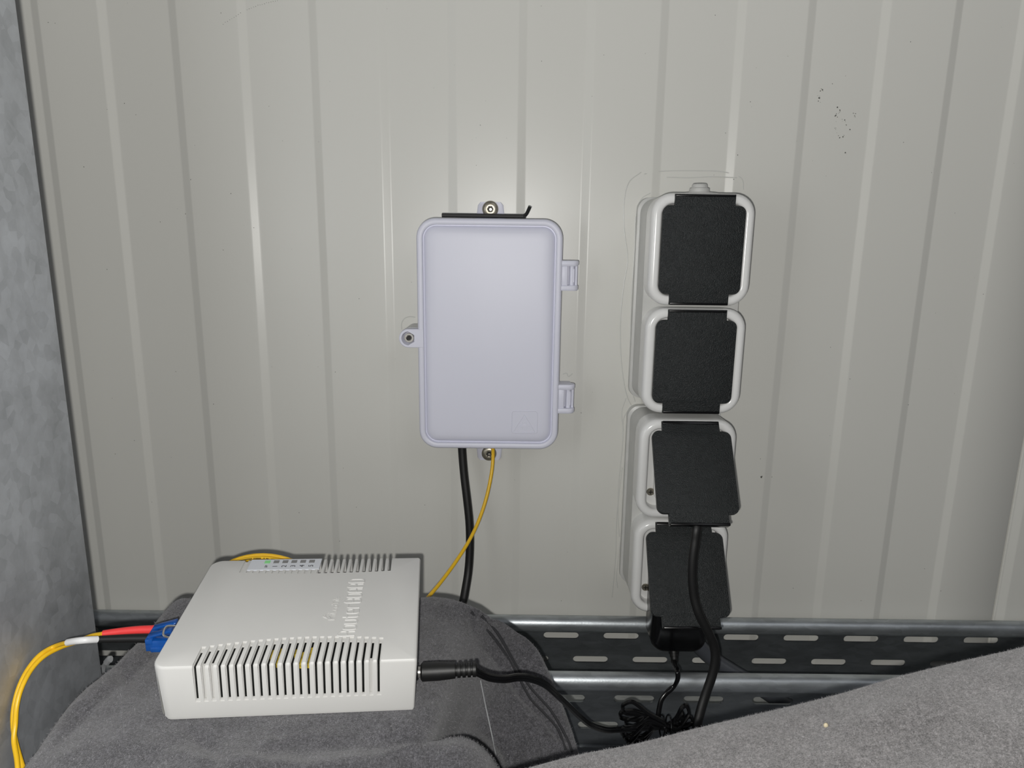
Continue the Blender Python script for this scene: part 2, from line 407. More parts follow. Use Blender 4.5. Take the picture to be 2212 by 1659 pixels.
# embossed laser warning sign
def outline(bm, pts, r=.00032):
    P = [Vector(p) for p in pts]
    tube(bm, P, r, n=6, closed=True, raw=True)
LY = .46965
bm = bmesh.new()
c = at(1133, 912, LY); 
outline(bm, [(x, LY, z) for x, z in rr(c.x, c.z, .0089, .0079, .0015, 5)])
tri = [at(1133, 895, LY), at(1156, 934, LY), at(1108, 934, LY)]
tp = []
for i in range(3):
    a, b = tri[i], tri[(i + 1) % 3]
    tp += [a.lerp(b, t) for t in (.03, .25, .5, .75, .97)]
outline(bm, tp, .00026)
cc = at(1133, 920, LY); lathe(bm, cc, (0, -1, 0), [(.0014, -.0001), (.0014, .00012), (.0009, .0002)], 12)
for k in range(12):
    a = 2 * math.pi * k / 12; L = .0045 if k in (0, 6) else .0031
    dv = Vector((math.cos(a), 0, math.sin(a)))
    tube(bm, [cc + dv * .0018, cc + dv * L], .00018, n=5, raw=True)
fin(bm, 'laser_warning_emblem', M_lid, fb)
# latch lug with hex screw
lc = at(882, 731, .470); lr = .0064
bm = bmesh.new()
def stadium(x_end, c, r, y, n=16):
    pts = [(c.x + r * math.cos(a), y, c.z + r * math.sin(a)) for a in [R(90 + 180 * k / n) for k in range(n + 1)]]
    return pts + [(x_end, y, c.z - r), (x_end, y, c.z + r)]
xe = bx - bw + .0040
outer = [[Vector(p) for p in stadium(xe, lc, r, y)] for r, y in ((lr, .4775), (lr, .4702), (lr - .0004, .4698))]
loft(bm, outer, True, False)
# top face as ring with hole then cup
hole_n = 19
ring_top = outer[-1]
hole = []
for p in ring_top:
    d = Vector((p.x - lc.x, 0, p.z - lc.z)); 
    hole.append(d.normalized())
vtop = [bm.verts.new(p) for p in ring_top]
prevv = vtop
for rad, y in ((.0047, .4698), (.0046, .4703), (.0040, .4735), (.0036, .4745), (.0001, .4745)):
    cur = [bm.verts.new((lc.x + h.x * rad, y, lc.z + h.z * rad)) for h in hole]
    for i in range(len(cur)):
        j = (i + 1) % len(cur); bm.faces.new((prevv[i], prevv[j], cur[j], cur[i]))
    prevv = cur
bmesh.ops.remove_doubles(bm, verts=bm.verts, dist=1e-6)
fin(bm, 'latch_lug', M_lid, fb)
bm = bmesh.new()
l2 = Vector((lc.x + .0006, 0, lc.z + .0004))
loft(bm, [[Vector(p) for p in stadium(xe, l2, .0062, y)] for y in (D, .4776)]); fin(bm, 'rear_lug', M_gback, fb)
bm = bmesh.new(); s = Vector((lc.x + .0001, .4745, lc.z))
lathe(bm, s, (0, -1, 0), [(.0034, -.001), (.0034, .0018), (.0031, .0022), (.0020, .0022), (.0019, .0006), (.0001, .0004)], 6 * 4)
sc = fin(bm, 'latch_screw', M_inox, fb, 'steel hex socket screw', ang=30)
bm = bmesh.new(); cyl(bm, s + Vector((0, -.0022, 0)), (0, -1, 0), .0018, .0018, .00008, 6); fin(bm, 'hex_recess', M_dark, sc)
# hinges
for v0, v1 in ((563, 628), (831, 893)):
    top = at(1215, v0, .472); bot = at(1215, v1, .472); z1, z0 = top.z, bot.z
    h = empty_parent = None
    xr = bx + bw; hc = (xr + .0068, .4755)
    bm = bmesh.new()
    cyl(bm, (hc[0], hc[1], z0 + .003), (0, 0, 1), .0018, .0018, z1 - z0 - .006, 16)
    tube(bm, [(hc[0] + .0030, hc[1] + .001, z0 + .002), (hc[0] + .0030, hc[1] + .001, z1 - .002)], .0011, raw=True)
    tube(bm, [(hc[0] + .0012, hc[1] - .0012, z0 + .0055), (hc[0] + .0012, hc[1] - .0012, z1 - .0055)], .0006, raw=True)
    box(bm, (xr - .001, .4720, z0 + .0035), (xr + .0038, .4790, z1 - .0035), .0005)
    for za, zb_ in ((z0, z0 + .0036), (z1 - .0036, z1)):
        rr_ = []
        for zz, rs in ((za, .0040), (za + .0006, .0045), (zb_ - .0006, .0045), (zb_, .0040)):
            ring = [(hc[0] + rs * math.cos(a), hc[1] + rs * math.sin(a), zz) for a in [R(-90 + 180 * k / 12) for k in range(13)]]
            ring += [(xr - .0008, hc[1] + rs, zz), (xr - .0008, hc[1] - rs, zz)]
            rr_.append([Vector(p) for p in ring])
        loft(bm, rr_)
    fin(bm, 'hinge', M_lid, fb)
    bm = bmesh.new(); box(bm, (xr - .001, .478, z0 + .003), (hc[0] + .003, .4995, z1 - .003), .0006); fin(bm, 'hinge_bracket', M_lid, fb)
# wall tabs and their screws
for sgn, zc, zs in ((1, .0093, .0158), (-1, -.150, -.1612)):
    zt = .0205 if sgn > 0 else -.1665
    xo = -.0163
    zin = zc - .004 * sgn
    pl = [(xo - .0105, zin), (xo + .0105, zin), (xo + .0088, zt - .002 * sgn), (xo + .0070, zt), (xo - .0070, zt), (xo - .0088, zt - .002 * sgn)]
    bm = bmesh.new(); loft(bm, [[(x, D, z) for x, z in pl], [(x, .4962, z) for x, z in pl], [(xo + (x - xo) * .95, .4958, z) for x, z in pl]]); fin(bm, 'mounting_tab', M_lid, fb)
    bm = bmesh.new(); sc_ = Vector((xo - .0002, .4958, zs))
    lathe(bm, sc_, (0, -1, 0), [(.0056, 0), (.0056, .0006), (.0050, .0014), (.0036, .0019), (.0021, .0021), (.0019, .0020)], 24)
    m_ = fin(bm, 'mounting_screw', M_steel, fb, 'dull zinc star-drive screw')
    star = []
    for k in range(24):
        a = 2 * math.pi * k / 24; q = .0019 + .0004 * math.cos(6 * a); star.append((sc_.x + q * math.cos(a), sc_.z + q * math.sin(a)))
    bm = bmesh.new(); loft(bm, [[(x, .4938, z) for x, z in star], [(x, .49362, z) for x, z in star]]); so = fin(bm, 'star_recess', M_dark, m_)
    bm = bmesh.new(); lathe(bm, (sc_.x + .0002, .49365, sc_.z - .0002), (0, -1, 0), [(.0010, 0), (.0010, .0001), (.0005, .00015)], 6); fin(bm, 'recess_glint', M_inox, m_)

# black hex key lying on top of the box
bm = bmesh.new(); kz = .00945 + .0013
ky = .4745
tube(bm, [(-.0480, ky, kz), (.003, ky, kz - .0001), (.0062, ky, kz + .0001), (.0080, ky - .0006, kz + .0012), (.0090, ky - .0012, kz + .0030), (.0104, ky - .002, kz + .0062)], .0013, n=6, sub=5)
tag(fin(bm, 'hex_key', M_key, ang=25), 'black L-shaped hex key lying on top of the lilac-grey box', 'hex key')

# ------------------------------------------------------------------ double sockets
def notched(hw, hh, tw, th, r=.004):
    """cover outline: body with tabs at top and bottom"""
    pts = []
    def arc(cx, cz, a0, a1, rad, n=5): return [(cx + rad * math.cos(R(a0 + (a1 - a0) * k / n)), cz + rad * math.sin(R(a0 + (a1 - a0) * k / n))) for k in range(n + 1)]
    pts += arc(hw - r, hh - r, 0, 90, r)
    pts += [(tw, hh), (tw, th), (-tw, th), (-tw, hh)]
    pts += arc(-hw + r, hh - r, 90, 180, r) + arc(-hw + r, -hh + r, 180, 270, r)
    pts += [(-tw, -hh), (-tw, -th), (tw, -th), (tw, -hh)]
    pts += arc(hw - r, -hh + r, 270, 360, r)
    return pts
def socket_unit(root, xc, ztop, opened):
    """ztop: top of the front; modules are 70.8 mm tall on a 72 mm pitch"""
    zc = ztop - .0716
    bm = bmesh.new()
    rrloft(bm, xc, zc, [(.0345, .0710, .008, D), (.0343, .0708, .009, .4935), (.0326, .0700, .010, .4930), (.0322, .0698, .011, .4690)]); fin(bm, 'back_box', M_gback, root)
    for k in range(2):
        cz = ztop - .0353 - k * .0723
        hw, hh = .0328, .0353
        bm = bmesh.new()
        rrloft(bm, xc, cz, [(hw - .0006, hh - .0006, .0125, .4715), (hw - .0003, hh - .0003, .0128, .4600), (hw, hh, .0130, .4540), (hw - .0004, hh - .0004, .0128, .4520), (hw - .0014, hh - .0014, .0120, .4506), (hw - .0028, hh - .0028, .0106, .4500),
                            (hw - .0050, hh - .0050, .0084, .4501), (hw - .0062, hh - .0060, .0074, .4507), (hw - .0068, hh - .0066, .0068, .4520), (hw - .0072, hh - .0070, .0064, .4600)], n=8, cap1=False)
        fr = fin(bm, 'frame', M_glight, root, ang=50)
        bm = bmesh.new(); box(bm, (xc - hw + .0065, .4585, cz - hh + .0065), (xc + hw - .0065, .4600, cz + hh - .0065)); 
        if opened:
            # raised surround of the socket cup and a screw near its left edge
            rrloft(bm, xc + .002, cz, [(.0225, .0245, .006, .4590), (.0220, .0240, .006, .4560), (.0200, .0220, .005, .4558), (.0198, .0218, .005, .4588)], n=5)
        fin(bm, 'socket_insert', M_glight, root)
        if opened:
            bm = bmesh.new(); sp_ = at(1405, 1062, .4575) if k == 0 else at(1394, 1268, .4575)
            lathe(bm, sp_, (0, -1, 0), [(.0027, 0), (.0027, .0006), (.0024, .0010)], 16); sw = fin(bm, 'cover_screw', M_steel, root, 'small bright cross-head screw')
            bm = bmesh.new(); box(bm, (sp_.x - .0016, sp_.y - .0012, sp_.z - .0003), (sp_.x + .0016, sp_.y - .0009, sp_.z + .0003)); box(bm, (sp_.x - .0003, sp_.y - .0012, sp_.z - .0016), (sp_.x + .0003, sp_.y - .0009, sp_.z + .0016)); fin(bm, 'cross_slot', M_dark, sw)
            # bright hinge strip above the flap
            bm = bmesh.new(); box(bm, (xc - .0190, .4493, cz + .0338 - .0018), (xc + .0185, .4520, cz + .0338 + .0006), .0003); fin(bm, 'hinge_strip', M_glight, root)
        # flap
        me_pts = notched(.0257, .0272, .0186, .0341)
        hz = cz + .0338; hy = .4500
        ang = R(35) if opened else 0.0
        rot = Matrix.Translation((xc, hy, hz)) @ Matrix.Rotation(ang, 4, 'X').inverted() @ Matrix.Translation((0, 0, -.0341)) if opened else Matrix.Translation((xc, hy - .0002, cz))
        t = .0034 if opened else .0022
        me = plate_mesh(me_pts, [], t - .0010, lambda a, b, c: rot @ Vector((a, c + (.0 if not opened else 0), b)), bevel=.0005)
        smooth(me, 35)
        cv = link('flap_cover', me, M_flap, root)
        L1, L2 = (((-.0186, -.0032, -.0352), (.0190, .0030, -.0336)), ((-.0186, -.0024, .0325), (.0186, .0035, .0345))) if opened else (((-.0186, -.0016, -.0346), (.0186, .0012, -.0330)), ((-.0186, -.0016, .0330), (.0186, .0012, .0343)))
        bm = bmesh.new(); box(bm, L1[0], L1[1], .0003, rot); fin(bm, 'flap_lip', M_blkg, cv)
        bm = bmesh.new(); box(bm, L2[0], L2[1], .0003, rot); fin(bm, 'flap_hinge', M_blkg, cv)
u1 = empty('double_socket', (.1196, D, -.046), 'upper grey double wall socket with both black flaps closed', 'wall socket')
socket_unit(u1, .1196, .0257, False)
bm = bmesh.new()
g0 = Vector((.1215, .4735, .0236))
lathe(bm, g0, (0, 0, 1), [(.0130, 0), (.0130, .0018), (.0120, .0032), (.0066, .0038), (.0064, .0062), (.0052, .0066), (.0048, .0086), (.0040, .0092)], 32)
fin(bm, 'cable_gland', M_gback, u1, 'stepped grey rubber entry plug')
u2 = empty('double_socket', (.1196, D, -.19), 'lower grey double wall socket with both black flaps lifted over plugs', 'wall socket')
socket_unit(u2, .1196, -.1217, True)

# plug in the third socket with its thick black lead
pl = empty('power_plug', (.1196, .45, -.165), 'black plug under the third flap with a thick lead hanging down', 'power plug')
bm = bmesh.new()
lathe(bm, (.1196, .4595, -.160), (0, -1, -.35), [(.0160, 0), (.0165, .006), (.0140, .012), (.0080, .016)], 24)
fin(bm, 'plug_body', M_blkg, pl)
bm = bmesh.new()
tube(bm, [(.1190, .438, -.166), at(1508, 1100, .4260), at(1506, 1135, .4120), at(1502, 1170, .4090), at(1497, 1210, .4070), at(1496, 1250, .4055), at(1500, 1290, .4040), at(1510, 1325, .4020), at(1527, 1360, .4010), at(1542, 1395, .4010), at(1545, 1425, .4000), at(1538, 1460, .3985), at(1524, 1500, .3960), at(1512, 1540, .3920), at(1504, 1580, .388), at(1500, 1640, .385)],
     0, n=14, flat=(.0030, .0023), side=(1, 0, 0))
fin(bm, 'lead', M_blk, pl)

# adapter in the fourth socket, its thin lead, the tied bundle and the barrel plug
pa = empty('power_adapter', (.1165, .44, -.283), 'black plug-in power adapter below the lowest flap with a thin bundled cord', 'power adapter')
bm = bmesh.new()
ax0, ax1 = .0985, .1365
rings = []
def arr(ins, y, zt): 
    hw = (ax1 - ax0) / 2 - ins; zb_ = -.2835 + ins; hh = (zt - zb_) / 2; cx_ = (ax0 + ax1) / 2; cz_ = (zt + zb_) / 2
    return [Vector((x, y, z)) for x, z in rr(cx_, cz_, hw, hh, .009, 8)]
loft(bm, [arr(.0012, .4565, -.205), arr(0, .4530, -.206), arr(0, .4350, -.222), arr(.0008, .4318, -.2265), arr(.0024, .4300, -.2300)])
fin(bm, 'adapter_body', M_blkg, pa)
bm = bmesh.new(); sA = at(1455, 1404, .4420); sB = at(1457, 1432, .4360); dv = (sB - sA)
lathe(bm, sA, dv, [(.0040, 0), (.0034, dv.length * .3), (.0030, dv.length * .31), (.0029, dv.length * .55), (.0025, dv.length * .56), (.0022, dv.length)], 16)
fin(bm, 'strain_relief', M_blk, pa)
J = RW(.0565, -.0335, -.0155); JD = Vector((1.0, .06, .03)).normalized()
bm = bmesh.new()
lathe(bm, J + JD * .0016, JD, [(.0034, 0), (.0042, .0008), (.0042, .0080), (.0038, .0135), (.0036, .0160)] + [q for k in range(4) for q in ((.0026, .0162 + k * .0024), (.0026, .0168 + k * .0024), (.0034, .0170 + k * .0024), (.0034, .0184 + k * .0024))] + [(.0022, .0262)], 20)
fin(bm, 'barrel_plug', M_blk, pa)
bm = bmesh.new(); cyl(bm, J - JD * .006, JD, .0025, .0025, .009, 16); fin(bm, 'plug_tip', M_inox, pa, 'bright metal tip')

# ------------------------------------------------------------------ router
rt = empty('network_switch', RC - RM @ Vector((0, 0, .028)), 'white slotted network router lying on the grey fleece, front left', 'router')
rt.rotation_euler = RE
ROFF = Matrix.Translation((0, 0, .028))
def rpart(name, me, m, label=None, parent=None):
    """router-local mesh (origin: centre of the top face)"""
    if parent is None:
        me.transform(ROFF); return link(name, me, m, rt, label, world=False)
    me.transform(ROFF); return link(name, me, m, parent, label, world=False)
def bm2me(bm, name='m'):
    bmesh.ops.recalc_face_normals(bm, faces=bm.faces); me = bpy.data.meshes.new(name); bm.to_mesh(me); bm.free(); return me
W2, D2, H = .0565, .0445, .028
def rrx(hw, hh, rl, rr_, n=8):
    """rounded rectangle in xy, left corner radius rl, right corner radius rr_"""
    pts = []
    for k, (sx, sy, r) in enumerate(((1, 1, rr_), (-1, 1, rl), (-1, -1, rl), (1, -1, rr_))):
        for i in range(n + 1):
            a = R(90 * k + 90 * i / n); pts.append((sx * (hw - r) + r * math.cos(a), sy * (hh - r) + r * math.sin(a)))
    return pts
bm = bmesh.new()
loft(bm, [[Vector((x, y, z)) for x, y in rrx(W2 - i, D2 - i, .006 - i * .5, .0014 - min(i, .001) * .5)] for i, z in ((.0014, -H), (.0010, -.0265), (0, -.0015), (.0002, -.0007), (.0006, -.0002), (.0013, 0))])
shell = bm2me(bm)
bm = bmesh.new(); box(bm, (-W2 + .0018, -D2 + .0018, -H - .001), (W2 - .0018, D2 - .0018, -.0017)); inner = bm2me(bm)
SX = [-W2 + .0182 + .00339 * k for k in range(24)]
def lcut(x, hw, side, L, dep, down, pad=0):
    """L-shaped cutter wrapped over the front (side -1) or rear (+1) top edge"""
    y0 = D2 + .003; yi = D2 - L
    prof = [(y0, .003), (yi, .003), (yi + .0004, -dep), (D2 - dep, -dep), (D2 - dep - .0006 * 0, -down), (y0, -down)]
    return [(x, [(side * y, z) for y, z in prof])]
def addL(bm, x, hw, side, L, dep, down):
    y0 = D2 + .003; yi = D2 - L
    prof = [(y0, .003), (yi - .0004, .003), (yi, -dep), (D2 - dep, -dep), (D2 - dep, -down), (y0, -down - .0006)]
    loft(bm, [[Vector((xx, side * y, z)) for y, z in prof] for xx in (x - hw, x + hw)])
bmA = bmesh.new(); bmB = bmesh.new()
for k, x in enumerate(SX):
    t = (k - 14) / 14.0; L = .0185 - .0052 * t * t
    addL(bmA, x, .00098, -1, L, .00095, .0188)
    addL(bmB, x - .00018, .00050, -1, L - .0022, .0032, .0176)
for k, x in enumerate(SX):
    t = (k - 13) / 12.0; L = .0152 - .0018 * t * t
    if k < 12: addL(bmA, x, .00098, 1, L, .00095, .0188)
    else:
        addL(bmA, x, .00098, 1, L, .00095, .0188); addL(bmB, x, .00075, 1, L - .0008, .0032, .0176)
cA, cB = bm2me(bmA), bm2me(bmB)
me = boolean(shell, [inner, cA, cB]); smooth(me, 28)
sh = rpart('shell', me, M_router)
bm = bmesh.new(); box(bm, (-W2 + .003, -D2 + .003, -.0275), (W2 - .003, D2 - .003, -.0262)); rpart('base_plate', bm2me(bm), M_router)
bm = bmesh.new(); box(bm, (-W2 + .0035, -D2 + .0052, -.0255), (W2 - .004, D2 - .016, -.0060)); rpart('slot_shade_block', bm2me(bm), M_slotshade, 'black block added inside to darken the slots')  # black block in place of the electronics, added to shade the slots
bm = bmesh.new()
for x, y0, y1 in ((SX[9], -.036, -.030), (SX[10], -.040, -.029), (SX[12], -.034, -.030), (SX[13], -.041, -.032), (SX[14], -.041, -.029)):
    bm = bmesh.new(); box(bm, (x - .0012, y0, -.0058), (x + .0012, y1, -.0035), .0004)
    rpart('yellow_component', bm2me(bm), M_yeld, 'yellow part seen through the slots')
bm = bmesh.new()
for k in (1, 2, 22):
    bm = bmesh.new(); box(bm, (SX[k] - .0012, -D2 + .0022, -.019), (SX[k] + .0008, -D2 + .0036, -.0015)); rpart('inner_rib', bm2me(bm), M_router)
# indicator label
bm = bmesh.new(); box(bm, (-.0358, D2 - .0112, -.0006), (.0020, D2 - .0004, .00022), .0001)
lb = rpart('indicator_label', bm2me(bm), M_label, 'pale label with six indicators')
for k in range(6):
    xk = -.0268 + k * .00475
    bm = bmesh.new(); box(bm, (xk - .0015, D2 - .0047, .0001), (xk + .0015, D2 - .0017, .00034), .00008)
    rpart('indicator', bm2me(bm), M_ledg if k == 0 else M_led, 'lit green indicator' if k == 0 else None, lb)
    bod = 'SFP' if k == 0 else str(k); sz = .0021 if k == 0 else .0037
    ln = .0010 if k == 0 else .0014
    me = text_mesh(bod, sz, .00003, lambda a, b, c, xk=xk, ln=ln: Vector((xk + ln - b, D2 - .0090 + a * (.8 if bod == 'SFP' else 1.15), .00027 + c)))
    rpart('indicator_number', me, M_print, None, lb)
# raised lettering (strokes)
GL = {
 'R': [[(0, 0), (0, 1), (.7, 1), (1, .88), (1, .6), (.7, .5), (0.1, .5)], [(.6, .5), (.95, .4), (1, 0)]],
 'B': [[(0, 0), (0, 1), (.7, 1), (1, .88), (1, .6), (.75, .52), (0.1, .52)], [(.75, .52), (1, .42), (1, .1), (.7, 0), (0, 0)]],
 'O': [[(.5, 0), (.15, .03), (0, .2), (0, .8), (.15, .97), (.5, 1), (.85, .97), (1, .8), (1, .2), (.85, .03), (.5, 0)]],
 'A': [[(0, 0), (0, .72), (.2, .97), (.5, 1), (.8, .97), (1, .72), (1, 0)], [(0.1, .42), (.9, .42)]],
 'D': [[(0, 0), (0, 1), (.6, 1), (.92, .9), (1, .7), (1, .3), (.92, .1), (.6, 0), (0, 0)]],
 'o': [[(.5, 0), (.15, .03), (0, .2), (0, .6), (.15, .77), (.5, .8), (.85, .77), (1, .6), (1, .2), (.85, .03), (.5, 0)]],
 'u': [[(0, .8), (0, .2), (.15, .03), (.5, 0), (.85, .03), (1, .2), (1, .8)]],
 't': [[(.35, 1), (.35, .2), (.5, .02), (.9, 0)], [(0, .72), (.9, .72)]],
 'e': [[(.1, .4), (1, .4), (1, .62), (.8, .79), (.5, .8), (.15, .77), (0, .6), (0, .2), (.15, .03), (.5, 0), (.95, .02)]],
 'r': [[(0, 0), (0, .6), (.15, .78), (.5, .8), (.9, .78)]],
}
yy = -.0262
for ch in 'RouterBOARD':
    wd = .0032 if ch not in 't' else .0026
    bm = bmesh.new()
    for st in GL[ch]:
        P = [Vector((.0272 - t * .0072, yy + s_ * wd, 0)) for s_, t in st]
        Q = catmull(P, 4) if ch not in 'x' else P
        tube(bm, [Vector((p.x, p.y, .0)) for p in Q], 0, n=8, flat=(.00042, .00048), side=(0, 0, 1), raw=True)
    yy += wd + .00138
    rpart('raised_letter', bm2me(bm), M_router)
me = text_mesh('MikroTik', .0047, .00034, lambda a, b, c: Vector((.0166 - b, -.0140 + a, c)), xs=1.13); rpart('raised_lettering', me, M_router)
bm = bmesh.new()
for pp in ([(.0128, -.0125), (.0118, -.0110), (.0122, -.0090), (.0130, -.0078)], [(.0122, -.0120), (.0106, -.0105), (.0110, -.0085)]):
    tube(bm, [Vector((a, b, 0)) for a, b in pp], 0, n=6, flat=(.0004, .0003), side=(0, 0, 1))
rpart('raised_emblem', bm2me(bm), M_router)
# jack and transceiver
bm = bmesh.new(); cyl(bm, (W2 - .003, -.0335, -.0155), (1, 0, 0), .0036, .0036, .0033, 20); rpart('power_jack', bm2me(bm), M_blkg)
bm = bmesh.new(); box(bm, (-W2 - .0035, -.0135, -.0175), (-W2 + .004, .0030, -.0070), .0004)
tube(bm, [(-W2 - .0035, -.0128, -.0080), (-W2 - .006, -.0130, -.0060), (-W2 - .0065, -.0080, -.0052), (-W2 - .0035, -.0050, -.0068)], .0005, n=6)
rpart('transceiver', bm2me(bm), M_inox, 'bare metal optical transceiver')

# ------------------------------------------------------------------ blue connector, boots and patch cables
fc = empty('fibre_patch_cable', RW(-W2 - .02, -.006, -.018), 'yellow twin fibre patch cable with blue connector plugged into the router', 'cable')
fc.rotation_euler = (0, 0, 0)
def rb(bm, lo, hi, bev=0): return box(bm, lo, hi, bev, RMAT)
bm = bmesh.new()
yb = -.0095; zc_ = -.0125
for k in range(2):
    y = yb + k * .0066
    rb(bm, (-W2 - .0150, y - .0029, zc_ - .0029), (-W2 - .0030, y + .0029, zc_ + .0026), .0004)
rb(bm, (-W2 - .0128, yb - .0034, zc_ - .0033), (-W2 - .0060, yb + .0100, zc_ - .0005), .0005)
rb(bm, (-W2 - .0150, yb - .0032, zc_ + .0005), (-W2 - .0115, yb + .0098, zc_ + .0036), .0006)
for k in range(2):
    y = yb + k * .0066
    Mx = RMAT @ Matrix.Translation((-W2 - .0142, y, zc_ + .0030)) @ Matrix.Rotation(R(-16), 4, 'Y')
    box(bm, (0, -.0017, 0), (.0115, .0017, .0012), .0003, Mx)
fin(bm, 'duplex_connector', M_blue, fc)
for k, (mm, nm) in enumerate(((M_blk, 'black rubber boot'), (M_red, 'red rubber boot'))):
    y = yb + k * .0066
    bm = bmesh.new()
    if k == 0: ends = [atr(332, 1379, zc_), atr(290, 1379, zc_), atr(250, 1380, zc_), atr(214, 1381, zc_)]
    else: ends = [atr(345, 1360, zc_ - .001), atr(300, 1361, zc_ - .001), atr(262, 1364, zc_ - .001), atr(222, 1369, zc_ - .001)]
    e0 = ends[0]
    tube(bm, ends, lambda t: .0022 - .0006 * t, n=14)
    fin(bm, 'boot', mm, fc, nm)
    if k == 0: pb = ends[-1]
    else: pr = ends[-1]
XP = -.2245
def cab(pts): return pts
cA_ = [pb, atx(180, 1383, -.2000), atx(150, 1387, -.2075), atx(118, 1396, -.2175), atx(88, 1413, -.2205), atx(64, 1440, -.2222), atx(46, 1472, -.2226), atx(34, 1508, -.2226), atx(28, 1548, -.2222), atx(31, 1590, -.2210), atx(42, 1634, -.2190), atx(60, 1690, -.216)]
cB_ = [pr, atx(196, 1374, -.2050), atx(165, 1387, -.2130), atx(130, 1399, -.2165), atx(95, 1418, -.2190), atx(68, 1446, -.2205), atx(47, 1485, -.2205), atx(36, 1525, -.2202), atx(33, 1565, -.2198), atx(30, 1600, -.2190), atx(37, 1645, -.2175), atx(40, 1700, -.216)]
for P_ in (cA_, cB_):
    bm = bmesh.new(); tube(bm, P_, .00105, n=12); fin(bm, 'yellow_jacket', M_yel, fc)
bm = bmesh.new(); tube(bm, catmull(cA_[:4], 8)[1:18], .00160, n=12, raw=True); fin(bm, 'sleeve', M_white, fc, 'white marker sleeve')

# yellow fibre falling from the box and the coil behind the router
yf = empty('fibre_cable', (0, .47, -.15), 'thin yellow fibre curving from the grey box down behind the router', 'cable')
bm = bmesh.new()
P = [(.0, 0, 0)] * 0 + [at(1064, 955, .478), at(1065, 985, .477), at(1062, 1020, .474), at(1052, 1070, .468), at(1036, 1120, .460), at(1015, 1165, .450), at(987, 1210, .438), at(955, 1254, .424), at(925, 1290, .408), at(900, 1318, .392), RW(.035, D2 + .010, -.022), RW(.0, D2 + .010, -.022)]
tube(bm, P, .00125, n=12); fin(bm, 'yellow_strand', M_yel, yf)
bm = bmesh.new()
ct = at(566, 1199, .3715); rad = .042
for k in range(4):
    r_ = rad - .0009 * (k % 2); ofs = Vector((0, .0019 * (k - 1), -.0006 * (k % 2)))
    cen = ct + Vector((0, 0, -rad)) + ofs
    tube(bm, [cen + Vector((r_ * math.cos(a), 0, r_ * .98 * math.sin(a))) for a in [2 * math.pi * q / 28 for q in range(28)]], .00105, n=8, closed=True, sub=2)
fin(bm, 'fibre_coil', M_yel, yf, 'coiled slack rising behind the router')
bm = bmesh.new()
cen = ct + Vector((0, -.0019, -rad))
random.seed(3)
for a in [R(72 + 1.0 * q) for q in range(38)]:
    if random.random() < .35: continue
    p = cen + Vector(((rad - .0002) * math.cos(a), -.00095, (rad - .0006) * math.sin(a)))
    box(bm, (p.x - .0003, p.y - .0001, p.z - random.choice((.0002, .0004))), (p.x + .0002, p.y, p.z + .0003))
fin(bm, 'cable_print', M_print, yf, flat=True)

# thick black cable below the box
bm = bmesh.new()
tube(bm, [at(997, 950, .482), at(999, 985, .481), at(1003, 1030, .479), at(1009, 1080, .476), at(1014, 1130, .473), at(1015, 1180, .470), at(1012, 1230, .466), at(1006, 1270, .460), at(998, 1310, .452), at(985, 1350, .444), at(968, 1400, .436)], .0030, n=18)
tag(fin(bm, 'black_cable', M_blk), 'thick black cable hanging from the bottom of the lilac-grey box', 'cable')

# pale zip tie end beside the post
bm = bmesh.new()
tube(bm, [at(205, 1475, .372), at(219, 1458, .37), at(223, 1442, .367), at(229, 1431, .364), at(233, 1426, .362)], 0, n=8, flat=(.0013, .0005), side=(1, 0, .4))
tube(bm, [at(230, 1431, .3625), at(236, 1424, .3615), at(240, 1424, .3612)], 0, n=8, flat=(.0020, .0016), side=(0, 0, 1))
tag(fin(bm, 'zip_tie', M_ziptie), 'pale nylon zip tie end poking out beside the galvanised post', 'zip tie')

# ------------------------------------------------------------------ grey fleece
def patch(name, rows, M_, nu, nv, fn=None, amp=.0006):
    """rows: list (v) of lists (u) of points; smooth surface through them"""
    cols = [catmull(r, nu) for r in rows]
    n = len(cols[0]); grid = []
    for i in range(n): grid.append(catmull([c[i] for c in cols], nv))
    bm = bmesh.new(); m = len(grid[0])
    V = []
    for i in range(n):
        line = []
        for j in range(m):
            p = grid[i][j].copy()
            if fn: p = fn(p, i / (n - 1), j / (m - 1))
            line.append(bm.verts.new(p))
        V.append(line)
    for i in range(n - 1):
        for j in range(m - 1):
            bm.faces.new((V[i][j], V[i + 1][j], V[i + 1][j + 1], V[i][j + 1]))
    bmesh.ops.recalc_face_normals(bm, faces=bm.faces)
    if sum(f.normal.z for f in bm.faces) < 0: bmesh.ops.reverse_faces(bm, faces=bm.faces)
    me = bpy.data.meshes.new(name); bm.to_mesh(me); bm.free()
    for p in me.polygons: p.use_smooth = True
    return link(name, me, M_)
HB = -.0284     # just under the router's base
arch = [(20, 1690, -.004), (110, 1572, -.002), (215, 1462, -.001), (300, 1380, 0), (383, 1302, 0), (455, 1305, .0002), (560, 1312, 0), (690, 1306, 0), (820, 1297, 0), (915, 1291, .001), (975, 1300, .001),
        (1040, 1320, -.003), (1090, 1345, -.012), (1138, 1376, -.025), (1171, 1427, -.038), (1206, 1509, -.053), (1228, 1570, -.063), (1248, 1640, -.072), (1262, 1720, -.080)]
ring1 = [atr(u, v, HB + h) for u, v, h in arch]
cen = Vector((-.09, .27, -.212))
ring0 = []; ringm = []
for p in ring1:
    d = Vector((p.x - cen.x, p.y - cen.y, 0)).normalized()
    ring0.append(p + d * .006 + Vector((0, 0, -.11))); ringm.append(p + d * .003 + Vector((0, 0, -.020)))
